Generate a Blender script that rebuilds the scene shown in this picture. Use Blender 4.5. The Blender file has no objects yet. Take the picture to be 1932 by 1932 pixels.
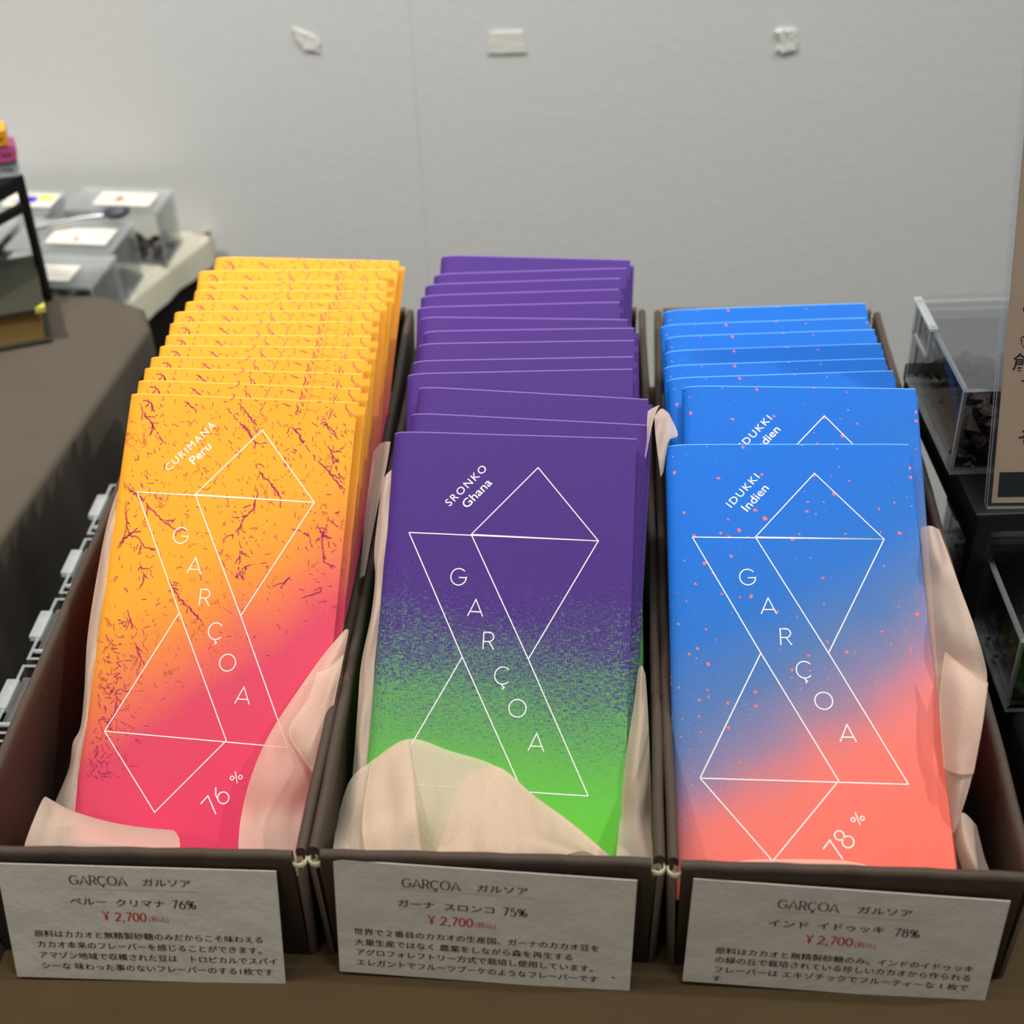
# Chocolate bars in three card boxes on a shop counter.  Lengths are in centimetres (root objects are scaled to metres).
import bpy, bmesh, math, random
from mathutils import Matrix, Vector
from math import sin, cos, pi, radians

scene = bpy.context.scene
COL = scene.collection
TABLE_Z = 0.74            # counter height in metres; z = 0 cm in all the tables below

def to_world(p):
    return Vector((p[0] * .01, p[1] * .01, TABLE_Z + p[2] * .01))

# ------------------------------------------------------------------ camera
PITCH, ROLL, FOCAL = 0.6332422, -0.0337989, 2736.656
fw = Vector((0, cos(PITCH), -sin(PITCH))); up0 = Vector((0, sin(PITCH), cos(PITCH))); rt0 = Vector((1, 0, 0))
rt = cos(ROLL) * rt0 + sin(ROLL) * up0
up = -sin(ROLL) * rt0 + cos(ROLL) * up0
cam_data = bpy.data.cameras.new('camera'); cam = bpy.data.objects.new('camera', cam_data); COL.objects.link(cam)
cam_data.sensor_width = 36; cam_data.lens = FOCAL / 1932 * 36; cam_data.clip_start = .01; cam_data.clip_end = 50
m = Matrix((rt, up, -fw)).transposed().to_4x4(); m.translation = to_world((0, 0, 39.6196)); cam.matrix_world = m
cam_data.dof.use_dof = True; cam_data.dof.focus_distance = .52; cam_data.dof.aperture_fstop = 11
scene.camera = cam

# ------------------------------------------------------------------ light
scene.view_settings.view_transform = 'Standard'; scene.view_settings.look = 'None'
scene.view_settings.gamma = 1; scene.view_settings.use_curve_mapping = False
scene.view_settings.exposure = 0.0
world = bpy.data.worlds.new('world'); scene.world = world; world.use_nodes = True
bg = world.node_tree.nodes['Background']; bg.inputs[0].default_value = (.95, .97, 1, 1); bg.inputs[1].default_value = .15

def lamp(name, kind, loc, target, power, color, size, spot=None, blend=.5):
    d = bpy.data.lights.new(name, kind); d.energy = power; d.color = color
    if kind == 'AREA':
        d.shape = 'DISK'; d.size = size
    else:
        d.shadow_soft_size = size
    if spot: d.spot_size = radians(spot); d.spot_blend = blend
    o = bpy.data.objects.new(name, d); COL.objects.link(o)
    a, b = to_world(loc), to_world(target)
    o.location = a; o.rotation_euler = (b - a).to_track_quat('-Z', 'Y').to_euler()
    return o
# ceiling track spots of the shop, and the soft light of the ceiling panels
lamp('track_spot', 'SPOT', (105, 48, 150), (5, 45, 0), 48, (1, .95, .88), .022, 60)
lamp('track_spot', 'SPOT', (-90, 44, 170), (-2, 42, 0), 25, (1, .91, .78), .03, 60)
lamp('ceiling_panel', 'AREA', (-10, 55, 200), (-5, 50, 0), 10, (1, .96, .90), .9)
lamp('wall_washer', 'SPOT', (-70, 30, 150), (-40, 95, 10), 78, (1, .94, .84), .06, 60, .9)
lamp('wall_washer', 'SPOT', (30, 20, 170), (15, 95, 0), 56, (.80, .92, 1), .10, 60, .9)

lamp('aisle_spot', 'SPOT', (-60, -70, 150), (0, 28, 0), 13, (1, .80, .55), .05, 50, .9)
scene.cycles.transparent_max_bounces = 18; scene.cycles.max_bounces = 6; scene.cycles.diffuse_bounces = 3

# ------------------------------------------------------------------ node helper
class Mat:
    def __init__(self, name, rough=.6, spec=.3):
        self.m = bpy.data.materials.new(name); self.m.use_nodes = True
        self.nt = self.m.node_tree; self.bs = self.nt.nodes['Principled BSDF']; self.out = self.nt.nodes['Material Output']
        self.bs.inputs['Roughness'].default_value = rough; self.bs.inputs['Specular IOR Level'].default_value = spec
        self._c = None
    def put(self, sock, v):
        if hasattr(v, 'is_linked') or isinstance(v, bpy.types.NodeSocket): self.nt.links.new(v, sock)
        else: sock.default_value = v
    def coord(self):
        if not self._c: self._c = self.nt.nodes.new('ShaderNodeTexCoord').outputs['Object']
        return self._c
    def xyz(self):
        n = self.nt.nodes.new('ShaderNodeSeparateXYZ'); self.put(n.inputs[0], self.coord()); return n.outputs
    def math(self, op, a, b=0.0, c=None, clamp=False):
        n = self.nt.nodes.new('ShaderNodeMath'); n.operation = op; n.use_clamp = clamp
        self.put(n.inputs[0], a); self.put(n.inputs[1], b)
        if c is not None: self.put(n.inputs[2], c)
        return n.outputs[0]
    def scale(self, s, src=None):
        n = self.nt.nodes.new('ShaderNodeMapping'); self.put(n.inputs['Vector'], src or self.coord()); n.inputs['Scale'].default_value = s
        return n.outputs[0]
    def noise(self, sc, vec=None, detail=2, rough=.5, dist=0):
        n = self.nt.nodes.new('ShaderNodeTexNoise'); self.put(n.inputs['Vector'], vec or self.coord())
        n.inputs['Scale'].default_value = sc; n.inputs['Detail'].default_value = detail
        n.inputs['Roughness'].default_value = rough; n.inputs['Distortion'].default_value = dist
        return n.outputs['Fac']
    def vor(self, sc, vec=None, feature='F1', out='Distance', rnd=1):
        n = self.nt.nodes.new('ShaderNodeTexVoronoi'); n.feature = feature; self.put(n.inputs['Vector'], vec or self.coord())
        n.inputs['Scale'].default_value = sc; n.inputs['Randomness'].default_value = rnd
        return n.outputs[out]
    def ramp(self, f, stops, interp='LINEAR'):
        n = self.nt.nodes.new('ShaderNodeValToRGB'); self.put(n.inputs[0], f); r = n.color_ramp; r.interpolation = interp
        while len(r.elements) < len(stops): r.elements.new(.5)
        for e, (p, c) in zip(r.elements, stops):
            e.position = p; e.color = (*c, 1) if len(c) == 3 else c
        return n.outputs[0]
    def step(self, f, a, b):          # smooth 0..1 between a and b
        n = self.nt.nodes.new('ShaderNodeMapRange'); n.interpolation_type = 'SMOOTHSTEP'
        self.put(n.inputs[0], f); n.inputs[1].default_value = a; n.inputs[2].default_value = b
        return n.outputs[0]
    def mix(self, f, a, b):
        n = self.nt.nodes.new('ShaderNodeMix'); n.data_type = 'RGBA'; self.put(n.inputs[0], f)
        for s, v in ((n.inputs[6], a), (n.inputs[7], b)):
            if isinstance(v, tuple): s.default_value = (*v, 1)
            else: self.put(s, v)
        return n.outputs[2]
    def color(self, c):
        s = self.bs.inputs['Base Color']
        if isinstance(c, tuple): s.default_value = (*c, 1)
        else: self.put(s, c)
        return self
    def bump(self, h, strength=.3, dist=.01):
        n = self.nt.nodes.new('ShaderNodeBump'); n.inputs['Strength'].default_value = strength; n.inputs['Distance'].default_value = dist
        self.put(n.inputs['Height'], h); self.put(self.bs.inputs['Normal'], n.outputs[0]); return self

def lin(r, g, b):
    f = lambda c: (c / 255 / 12.92) if c <= 10 else ((c / 255 + .055) / 1.055) ** 2.4
    return (f(r), f(g), f(b))

MT = {}
def plain(name, c, rough=.6, spec=.3, grain=None, bump=None):
    a = Mat(name, rough, spec)
    if grain:
        a.color(a.mix(a.noise(grain[0], detail=3), tuple(x * (1 - grain[1]) for x in c), tuple(min(1, x * (1 + grain[1])) for x in c)))
    else: a.color(c)
    if bump: a.bump(a.noise(bump[0], detail=4), bump[1], bump[2])
    MT[name] = a.m; return a

plain('wall_paint', lin(214, 215, 214), .6, .2, (.05, .02), (1.2, .015, .05))
plain('floor_vinyl', lin(70, 64, 58), .5)
plain('board_brown', lin(78, 65, 55), .62, .3, (3, .10), (9, .10, .02))
plain('raw_paper', lin(198, 188, 160), .9, .1, (6, .08))
plain('paper_white', lin(222, 216, 204), .5, .3, (.5, .03), (.6, .03, .05))
plain('paper_core', lin(225, 215, 215), .8, .2)
plain('worn_orange', lin(250, 196, 96), .7); plain('worn_purple', lin(150, 112, 190), .7); plain('worn_blue', lin(110, 178, 250), .7)
plain('ink_black', lin(26, 24, 26), .6)
plain('ink_red', lin(196, 44, 36), .6)
plain('ink_grey', lin(160, 152, 140), .6)
plain('ink_white', lin(255, 250, 246), .5, .3)
plain('ink_magenta', lin(176, 40, 92), .6)
plain('tape_white', lin(224, 224, 216), .45, .4, (3, .03))
plain('black_metal', lin(13, 12, 11), .5, .3, None, (20, .05, .01))
plain('shaded_cloth', lin(30, 27, 25), .9, .1, (20, .2))  # brown cloth darkened to near black, its shade put into the colour
plain('dark_chocolate', lin(50, 37, 31), .38, .5, (2.2, .25), (5, .3, .05))
plain('foil_wrap', lin(190, 186, 180), .4, .5)
plain('steel', lin(200, 203, 208), .18, .6).bs.inputs['Metallic'].default_value = 1
plain('scoop_dark', lin(58, 60, 66), .4)
plain('book_cover', lin(52, 52, 40), .6, .2, (1.5, .15))
plain('book_tip', lin(200, 200, 90), .5)
plain('carton_amber', lin(232, 160, 40), .5); plain('carton_pink', lin(196, 84, 140), .5); plain('carton_grey', lin(186, 190, 192), .5)
plain('carton_green', lin(40, 140, 40), .5)
plain('blot_red', lin(200, 60, 50), .6); plain('blot_blue', lin(60, 50, 170), .6); plain('blot_yellow', lin(232, 220, 80), .6); plain('blot_amber', lin(190, 120, 40), .6)
plain('poster_band', lin(14, 34, 36), .3, .5)
plain('poster_paper', lin(238, 212, 186), .5, .3)
a = plain('book_pages', lin(150, 118, 62), .8); p_ = a.noise(8, a.scale((.2, .2, 8))); a.color(a.mix(p_, lin(104, 80, 40), lin(176, 142, 84)))

def cloth(name, c, c2, s=26.0):
    a = Mat(name, .9, .1)
    n = a.nt.nodes.new('ShaderNodeTexWave'); n.wave_type = 'BANDS'; n.bands_direction = 'DIAGONAL'
    a.put(n.inputs[0], a.coord()); n.inputs['Scale'].default_value = s * .5; n.inputs['Distortion'].default_value = .6; n.inputs['Detail'].default_value = 1
    f = a.math('ADD', a.math('MULTIPLY', n.outputs['Fac'], .45), a.math('MULTIPLY', a.noise(.35, detail=4), .55))
    a.color(a.mix(f, c2, c)); a.bump(n.outputs['Fac'], .25, .015)
    MT[name] = a.m
cloth('brown_cloth', lin(86, 70, 48), lin(70, 57, 38))
cloth('cool_lit_cloth', lin(94, 86, 76), lin(80, 73, 64))  # greyer copy of the brown cloth, cooler light put into its colour
cloth('cream_cloth', lin(226, 220, 196), lin(206, 200, 176))

# printed sleeves: colour, gradient and fine print in the sleeve's own centimetres (x across, y up from the bottom edge, 16.5 tall)
def sleeve_orange():
    a = Mat('sleeve_orange', .6, .15); x = a.xyz(); u, v = x[0], a.math('SUBTRACT', 16.5, x[1])
    g = a.math('SUBTRACT', a.math('ADD', v, a.math('MULTIPLY', u, .72)), .6)
    g = a.math('ADD', g, a.math('MULTIPLY', a.math('SUBTRACT', a.noise(.35), .5), 2.0))
    g = a.math('ADD', g, a.math('MULTIPLY', a.math('SUBTRACT', a.noise(14, detail=3), .5), 1.6))
    base = a.ramp(a.math('DIVIDE', g, 20.0), [(.14, lin(238, 164, 46)), (.26, lin(238, 160, 50)), (.36, lin(230, 138, 62)), (.44, lin(228, 110, 86)), (.53, lin(218, 74, 100)), (.78, lin(236, 66, 104))])
    # hair cracks: broken voronoi borders, many in the upper part, fading towards the lower right
    wv = a.nt.nodes.new('ShaderNodeVectorMath'); wv.operation = 'ADD'
    nz = a.nt.nodes.new('ShaderNodeTexNoise'); a.put(nz.inputs['Vector'], a.coord()); nz.inputs['Scale'].default_value = 1.3; nz.inputs['Detail'].default_value = 4
    a.put(wv.inputs[0], a.scale((1.0, .62, 1))); a.put(wv.inputs[1], nz.outputs['Color'])
    e1 = a.vor(.85, wv.outputs[0], 'DISTANCE_TO_EDGE'); k1 = a.math('LESS_THAN', e1, .014)
    k1 = a.math('MULTIPLY', k1, a.math('GREATER_THAN', a.noise(.9, detail=3), .56))
    e2 = a.vor(3.4, wv.outputs[0], 'DISTANCE_TO_EDGE'); k2 = a.math('LESS_THAN', e2, .028)
    k2 = a.math('MULTIPLY', k2, a.math('GREATER_THAN', a.noise(3.6, detail=2), .64))
    dz = a.noise(5.5, a.scale((1, .45, 1)), detail=1); k3 = a.math('GREATER_THAN', dz, .745)
    k = a.math('MAXIMUM', a.math('MAXIMUM', k1, k2), k3)
    k = a.math('MULTIPLY', k, a.math('SUBTRACT', 1.0, a.step(g, 9.0, 12.5)))
    a.color(a.mix(a.math('MULTIPLY', k, .62), base, lin(186, 84, 50)))
    return a
def sleeve_purple():
    a = Mat('sleeve_purple', .6, .15); x = a.xyz(); u, v = x[0], a.math('SUBTRACT', 16.5, x[1])
    t = a.math('DIVIDE', a.math('SUBTRACT', v, 4.9), 8.2)
    t = a.math('ADD', t, a.math('MULTIPLY', u, -.008))
    t = a.math('ADD', t, a.math('MULTIPLY', a.math('SUBTRACT', a.noise(.55, a.scale((.5, 1, 1)), detail=3), .5), .3))
    weave = a.math('ADD', a.math('MULTIPLY', a.noise(26, a.scale((.16, 1, 1)), detail=3, rough=.6), .5),
                   a.math('MULTIPLY', a.noise(26, a.scale((1, .3, 1)), detail=3, rough=.6), .5))
    f = a.math('SUBTRACT', a.math('ADD', t, a.math('MULTIPLY', a.math('SUBTRACT', weave, .5), 2.4)), .0)
    f = a.step(f, .2, .8)
    lo = a.mix(a.noise(10, detail=3), lin(66, 39, 114), lin(80, 50, 130))
    hi = a.mix(a.step(v, 10, 14), lin(100, 165, 88), lin(104, 200, 66))
    a.color(a.mix(f, lo, hi)); return a
def sleeve_blue():
    a = Mat('sleeve_blue', .6, .15); x = a.xyz(); u, v = x[0], a.math('SUBTRACT', 16.5, x[1])
    g = a.math('ADD', v, a.math('MULTIPLY', u, .62))
    g = a.math('ADD', g, a.math('MULTIPLY', a.math('SUBTRACT', a.noise(.30), .5), 2.2))
    g = a.math('ADD', g, a.math('MULTIPLY', a.math('SUBTRACT', a.noise(22, detail=3, rough=.7), .5), 5.0))
    base = a.ramp(a.math('DIVIDE', g, 20.0), [(.08, lin(24, 106, 204)), (.28, lin(38, 108, 192)), (.42, lin(84, 116, 168)), (.53, lin(150, 124, 152)), (.63, lin(238, 120, 108)), (.8, lin(250, 116, 98))])
    d = a.vor(3.2, out='Distance'); cl = a.vor(3.2, out='Color')
    sp = a.nt.nodes.new('ShaderNodeSeparateColor'); a.put(sp.inputs[0], cl)
    rad = a.math('MULTIPLY', a.math('SUBTRACT', sp.outputs[0], .58), .55)
    d = a.math('ADD', d, a.math('MULTIPLY', a.math('SUBTRACT', a.noise(11, detail=3), .5), .55))
    k = a.math('LESS_THAN', d, rad)
    k = a.math('MULTIPLY', k, a.math('GREATER_THAN', a.noise(.5, detail=2), .40))
    c = a.mix(a.math('MULTIPLY', k, .85), base, lin(236, 114, 94))
    fl = a.math('GREATER_THAN', a.noise(11, detail=2), .72)
    a.color(a.mix(a.math('MULTIPLY', fl, .35), c, lin(120, 190, 245))); return a
for n, f in (('sleeve_orange', sleeve_orange), ('sleeve_purple', sleeve_purple), ('sleeve_blue', sleeve_blue)):
    a = f(); a.bump(a.noise(12, detail=3), .06, .02); MT[n] = a.m

def organza():
    a = Mat('organza', .5, .4); nt = a.nt
    weave = a.noise(30, detail=3)
    col = a.mix(a.noise(.8, detail=2), lin(255, 222, 198), lin(255, 230, 212)); a.color(col)
    a.bs.inputs['Sheen Weight'].default_value = .35
    tl = nt.nodes.new('ShaderNodeBsdfTranslucent'); a.put(tl.inputs[0], col)
    mx = nt.nodes.new('ShaderNodeMixShader'); mx.inputs[0].default_value = .33
    nt.links.new(a.bs.outputs[0], mx.inputs[1]); nt.links.new(tl.outputs[0], mx.inputs[2])
    tr = nt.nodes.new('ShaderNodeBsdfTransparent'); tr.inputs[0].default_value = (1, .97, .94, 1)
    m2 = nt.nodes.new('ShaderNodeMixShader'); a.put(m2.inputs[0], a.math('ADD', .54, a.math('MULTIPLY', weave, .36)))
    nt.links.new(tr.outputs[0], m2.inputs[1]); nt.links.new(mx.outputs[0], m2.inputs[2])
    nt.links.new(m2.outputs[0], a.out.inputs[0])
    a.bump(weave, .25, .03); MT['organza'] = a.m
organza()
def acrylic(name, tint, refl, opac=0.0):
    a = Mat(name); nt = a.nt
    tr = nt.nodes.new('ShaderNodeBsdfTransparent'); tr.inputs[0].default_value = (*tint, 1)
    gl = nt.nodes.new('ShaderNodeBsdfGlossy'); gl.inputs['Roughness'].default_value = .04
    fr = nt.nodes.new('ShaderNodeFresnel'); fr.inputs[0].default_value = 1.49
    mx = nt.nodes.new('ShaderNodeMixShader'); a.put(mx.inputs[0], a.math('MULTIPLY', fr.outputs[0], refl, clamp=True))
    nt.links.new(tr.outputs[0], mx.inputs[1]); nt.links.new(gl.outputs[0], mx.inputs[2]); last = mx
    if opac:
        df = nt.nodes.new('ShaderNodeBsdfDiffuse'); df.inputs[0].default_value = (.85, .88, .88, 1)
        m2 = nt.nodes.new('ShaderNodeMixShader'); m2.inputs[0].default_value = opac
        nt.links.new(last.outputs[0], m2.inputs[1]); nt.links.new(df.outputs[0], m2.inputs[2]); last = m2
    nt.links.new(last.outputs[0], a.out.inputs[0]); MT[name] = a.m
acrylic('acrylic_face', (.985, .99, .99), .8)
acrylic('acrylic_lid', (.98, .985, .985), .9, .10)  # milky mix: haze of old acrylic plus the ceiling's reflection painted in
acrylic('acrylic_edge', (.88, .91, .91), 1.0, .30)

# ------------------------------------------------------------------ mesh helpers
class MB:
    """collects faces for one mesh"""
    def __init__(self): self.v = []; self.f = []; self.mi = []; self.sm = []
    def add(self, vs, fs, mi=0, smooth=False):
        o = len(self.v); self.v += [tuple(p) for p in vs]
        for f in fs: self.f.append(tuple(i + o for i in f)); self.mi.append(mi); self.sm.append(smooth)
        return self
    def box(self, a, b, mi=0, M=None):
        x0, y0, z0 = a; x1, y1, z1 = b
        vs = [Vector(p) for p in ((x0, y0, z0), (x1, y0, z0), (x1, y1, z0), (x0, y1, z0), (x0, y0, z1), (x1, y0, z1), (x1, y1, z1), (x0, y1, z1))]
        if M: vs = [M @ p for p in vs]
        return self.add(vs, [(0, 3, 2, 1), (4, 5, 6, 7), (0, 1, 5, 4), (1, 2, 6, 5), (2, 3, 7, 6), (3, 0, 4, 7)], mi)
    def panel(self, a, b, edge=1, face=0):
        """box whose two largest faces carry `face` and whose rim carries `edge`"""
        x0, y0, z0 = a; x1, y1, z1 = b; d = (x1 - x0, y1 - y0, z1 - z0); k = d.index(min(d)); o = len(self.f)
        self.box(a, b, edge)
        for i in {0: (5, 3), 1: (2, 4), 2: (0, 1)}[k]: self.mi[o + i] = face
        return self
    def grid(self, rows, mi=0, smooth=True):
        n = len(rows[0]); vs = [p for r in rows for p in r]
        return self.add(vs, [(i * n + j, i * n + j + 1, (i + 1) * n + j + 1, (i + 1) * n + j) for i in range(len(rows) - 1) for j in range(n - 1)], mi, smooth)
    def prism(self, outline, z0, z1, mi=0):
        n = len(outline); vs = [(x, y, z0) for x, y in outline] + [(x, y, z1) for x, y in outline]
        fs = [tuple(reversed(range(n))), tuple(range(n, 2 * n))] + [(i, (i + 1) % n, n + (i + 1) % n, n + i) for i in range(n)]
        return self.add(vs, fs, mi)
    def sweep(self, prof, path, closed=True, mi=0, smooth=True, caps=True):
        """prof: list of (a, b); path: list of (origin, axis_a, axis_b)"""
        n = len(prof); vs = [Vector(o) + Vector(A) * a_ + Vector(B) * b_ for o, A, B in path for a_, b_ in prof]; fs = []
        for i in range(len(path) - 1):
            for j in range(n if closed else n - 1):
                k = (j + 1) % n; fs.append((i * n + j, i * n + k, (i + 1) * n + k, (i + 1) * n + j))
        self.add(vs, fs, mi, smooth)
        if caps and closed: self.add(vs[:n], [tuple(range(n))], mi); self.add(vs[-n:], [tuple(reversed(range(n)))], mi)
        return self
    def tube(self, pts, r, n=8, mi=0):
        pts = [Vector(p) for p in pts]; path = []
        for i, p in enumerate(pts):
            t = (pts[min(i + 1, len(pts) - 1)] - pts[max(i - 1, 0)]).normalized()
            A = t.cross(Vector((0, 0, 1)) if abs(t.z) < .9 else Vector((1, 0, 0))).normalized(); path.append((p, A, t.cross(A)))
        return self.sweep([(r * cos(k * 2 * pi / n), r * sin(k * 2 * pi / n)) for k in range(n)], path, mi=mi)
    def mesh(self, name, mats, recalc=True, bevel=0):
        me = bpy.data.meshes.new(name); me.from_pydata(self.v, [], self.f)
        for m_ in mats: me.materials.append(MT[m_])
        me.polygons.foreach_set('material_index', self.mi); me.polygons.foreach_set('use_smooth', self.sm)
        if recalc or bevel:
            b = bmesh.new(); b.from_mesh(me)
            if bevel:
                bmesh.ops.remove_doubles(b, verts=b.verts, dist=1e-5)
                bmesh.ops.bevel(b, geom=b.edges[:], offset=bevel, segments=2, affect='EDGES', profile=.6)
            if recalc: bmesh.ops.recalc_face_normals(b, faces=b.faces)
            b.to_mesh(me); b.free()
        me.update(); return me

def obj(name, mb, mats, parent=None, label=None, **kw):
    """mesh object; with a parent it is a part, else a root at the origin of the centimetre space"""
    if isinstance(mats, str): mats = [mats]
    me = mb if isinstance(mb, bpy.types.Mesh) else mb.mesh(name, mats, **kw)
    o = bpy.data.objects.new(name, me); COL.objects.link(o)
    if parent: o.parent = parent
    else: o.location = to_world((0, 0, 0)); o.scale = (.01,) * 3
    if label: o['label'] = label
    return o
def root(name, loc, label, cat, group=None, R=None, kind=None):
    o = bpy.data.objects.new(name, None); COL.objects.link(o); o.empty_display_size = 1
    M = (R.to_4x4() if R else Matrix()) @ Matrix.Diagonal((.01, .01, .01, 1)); M.translation = to_world(loc); o.matrix_world = M
    return tag(o, label, cat, group, kind)
def tag(o, label=None, cat=None, group=None, kind=None):
    if label: o['label'] = label
    if cat: o['category'] = cat
    if group: o['group'] = group
    if kind: o['kind'] = kind
    return o
def at(o, loc, rz=0):
    """put a one-mesh root object somewhere"""
    o.location = to_world(loc); o.rotation_euler = (0, 0, rz); return o
def Rz(a): return Matrix.Rotation(a, 3, 'Z')

def cr(p0, p1, p2, p3, t):
    return .5 * ((2 * p1) + (-p0 + p2) * t + (2 * p0 - 5 * p1 + 4 * p2 - p3) * t * t + (-p0 + 3 * p1 - 3 * p2 + p3) * t ** 3)
def smooth_line(pts, k):
    pts = [Vector(p) for p in pts]; out = []
    for i in range(len(pts) - 1):
        a_, b_, c_, d_ = pts[max(i - 1, 0)], pts[i], pts[i + 1], pts[min(i + 2, len(pts) - 1)]
        out += [cr(a_, b_, c_, d_, j / k) for j in range(k)]
    return out + [pts[-1]]
def smooth_grid(rows, k):
    rows = [smooth_line(r, k) for r in rows]
    cols = [smooth_line(c, k) for c in zip(*rows)]
    return [list(r) for r in zip(*cols)]

# ------------------------------------------------------------------ lettering
def arc(cx, cy, rx, ry, a0, a1, n=20):
    return [(cx + rx * cos(radians(a0 + (a1 - a0) * i / n)), cy + ry * sin(radians(a0 + (a1 - a0) * i / n))) for i in range(n + 1)]
GLYPH = {   # strokes in cap heights: (advance, [polylines])
 'G': (.98, [arc(.5, .5, .46, .5, 42, 360, 28) + [(.96, .46), (.52, .46)]]),
 'A': (.92, [[(.02, 0), (.46, 1), (.90, 0)], [(.14, .27), (.78, .27)]]),
 'R': (.74, [[(.08, 0), (.08, 1), (.38, 1)] + arc(.38, .73, .28, .27, 90, -90, 12) + [(.08, .46)], [(.40, .46), (.70, 0)]]),
 'Ç': (.92, [arc(.5, .5, .46, .5, 42, 318, 26), [(.5, 0), (.5, -.10), (.62, -.18), (.50, -.30)]]),
 'O': (1.06, [arc(.53, .5, .49, .5, 0, 360, 36)]),
 '7': (.66, [[(.04, 1), (.60, 1), (.22, 0)]]),
 '6': (.70, [arc(.35, .31, .30, .31, 0, 360, 24), [(.07, .40), (.18, .72), (.46, 1)]]),
 '5': (.66, [[(.56, 1), (.16, 1), (.10, .56)] + arc(.30, .33, .30, .33, 120, -140, 16)]),
 '8': (.68, [arc(.34, .27, .29, .27, 0, 360, 22), arc(.34, .77, .23, .23, 0, 360, 20)]),
 '2': (.66, [arc(.32, .72, .26, .28, 160, -30, 12) + [(.06, 0), (.62, 0)]]),
 '0': (.70, [arc(.35, .5, .29, .5, 0, 360, 26)]),
 '1': (.46, [[(.08, .84), (.26, 1), (.26, 0)]]),
 ',': (.30, [[(.14, .08), (.16, -.04), (.06, -.18)]]),
 '¥': (.80, [[(.06, 1), (.40, .5), (.74, 1)], [(.40, .5), (.40, 0)], [(.14, .44), (.66, .44)], [(.14, .26), (.66, .26)]]),
 '%': (1.02, [arc(.24, .74, .19, .24, 0, 360, 18), arc(.78, .26, .19, .24, 0, 360, 18), [(.80, 1), (.22, 0)]]),
 '°': (1.0, [arc(.16, .46, .15, .15, 0, 360, 16), arc(.84, .46, .15, .15, 0, 360, 16), [(.44, .96), (.56, 0)]]),
}
SERIF = {'A': [(.02, 0), (.90, 0)], 'R': [(.08, 0), (.70, 0), (.06, 1)], '¥': [(.06, 1), (.74, 1), (.40, 0)], '1': [(.26, 0)], '7': [], 'Ç': [], 'G': []}
def ribbon(mb, pts, wd, M, mi=0, nib=None):
    """flat stroke; nib = (thin, thick) makes a pen contrast by direction"""
    pts = [Vector((p[0], p[1])) for p in pts]; L, Rr = [], []
    closed = (pts[0] - pts[-1]).length < 1e-6; n = len(pts)
    for i, p in enumerate(pts):
        a_ = pts[i - 1] if i else (pts[-2] if closed else None); b_ = pts[i + 1] if i < n - 1 else (pts[1] if closed else None)
        d0 = (p - a_).normalized() if a_ is not None else None; d1 = (b_ - p).normalized() if b_ is not None else None
        if d0 is None: d0 = d1
        if d1 is None: d1 = d0
        t = (d0 + d1); t = t.normalized() if t.length > 1e-6 else d0
        nrm = Vector((-t.y, t.x)); k = 1 / max(.45, nrm.dot(Vector((-d0.y, d0.x))))
        w_ = wd if not nib else nib[0] + (nib[1] - nib[0]) * abs(t.y) ** 1.2
        L.append(p + nrm * w_ * .5 * k); Rr.append(p - nrm * w_ * .5 * k)
    vs = [M @ Vector((q.x, q.y, 0)) for q in L + Rr]
    mb.add(vs, [(i, n + i, n + i + 1, i + 1) for i in range(n - 1)], mi)
def strokes(mb, text, M, size, wd, mi=0, nib=None, fit=None, center=False, track=0.0):
    """text in GLYPH strokes, baseline at M's origin; fit = total width"""
    w0 = sum(GLYPH[c][0] + track for c in text) * size; k = 1.0 if not fit else fit / w0
    x = -w0 * k / 2 if center else 0.0
    for c in text:
        adv, ss = GLYPH[c]
        for s in ss: ribbon(mb, [(x + p[0] * size * k, p[1] * size) for p in s], wd, M, mi, nib)
        if nib:
            for sx, sy in SERIF.get(c, []):
                ribbon(mb, [(x + (sx - .13) * size * k, sy * size), (x + (sx + .13) * size * k, sy * size)], nib[0], M, mi)
        x += (adv + track) * size * k
_tc = {}
def font_mesh(body, spacing=1.0, bold=0.0):
    key = (body, spacing, bold)
    if key not in _tc:
        c = bpy.data.curves.new('lettering', 'FONT'); c.body = body; c.size = 1; c.space_character = spacing; c.resolution_u = 3; c.offset = bold
        o = bpy.data.objects.new('lettering', c); COL.objects.link(o); bpy.context.view_layer.update()
        me = bpy.data.meshes.new_from_object(o.evaluated_get(bpy.context.evaluated_depsgraph_get()))
        _tc[key] = ([v.co.copy() for v in me.vertices], [tuple(p.vertices) for p in me.polygons])
        bpy.data.objects.remove(o); bpy.data.curves.remove(c); bpy.data.meshes.remove(me)
    return _tc[key]
def lettering(mb, body, M, size, mi=0, fit=None, spacing=1.0, bold=0.0, center_y=False):
    vs, fs = font_mesh(body, spacing, bold)
    x0 = min(v.x for v in vs); x1 = max(v.x for v in vs); y0 = min(v.y for v in vs); y1 = max(v.y for v in vs)
    kx = size if not fit else fit / (x1 - x0); yo = (y0 + y1) / 2 if center_y else 0
    mb.add([M @ Vector(((v.x - x0) * kx, (v.y - yo) * size, 0)) for v in vs], fs, mi)
def T2(x, y, z=0, ang=0): return Matrix.Translation((x, y, z)) @ Matrix.Rotation(ang, 4, 'Z')

# ================================================================== the setting
WALL_Y = 95.0
wall = root('wall_back', (0, WALL_Y, 0), 'pale grey painted shop wall behind the counters', 'wall', kind='structure')
for x0, x1 in ((-160, -5.512), (-5.5, 160)):
    obj('wall_panel', MB().box((x0, 0, -74), (x1, 3, 150)), 'wall_paint', wall)
fl = obj('floor', MB().box((-160, -60, -76), (160, 95, -74)), 'floor_vinyl'); tag(fl, 'dark shop floor under the counters', 'floor', kind='structure')

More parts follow.
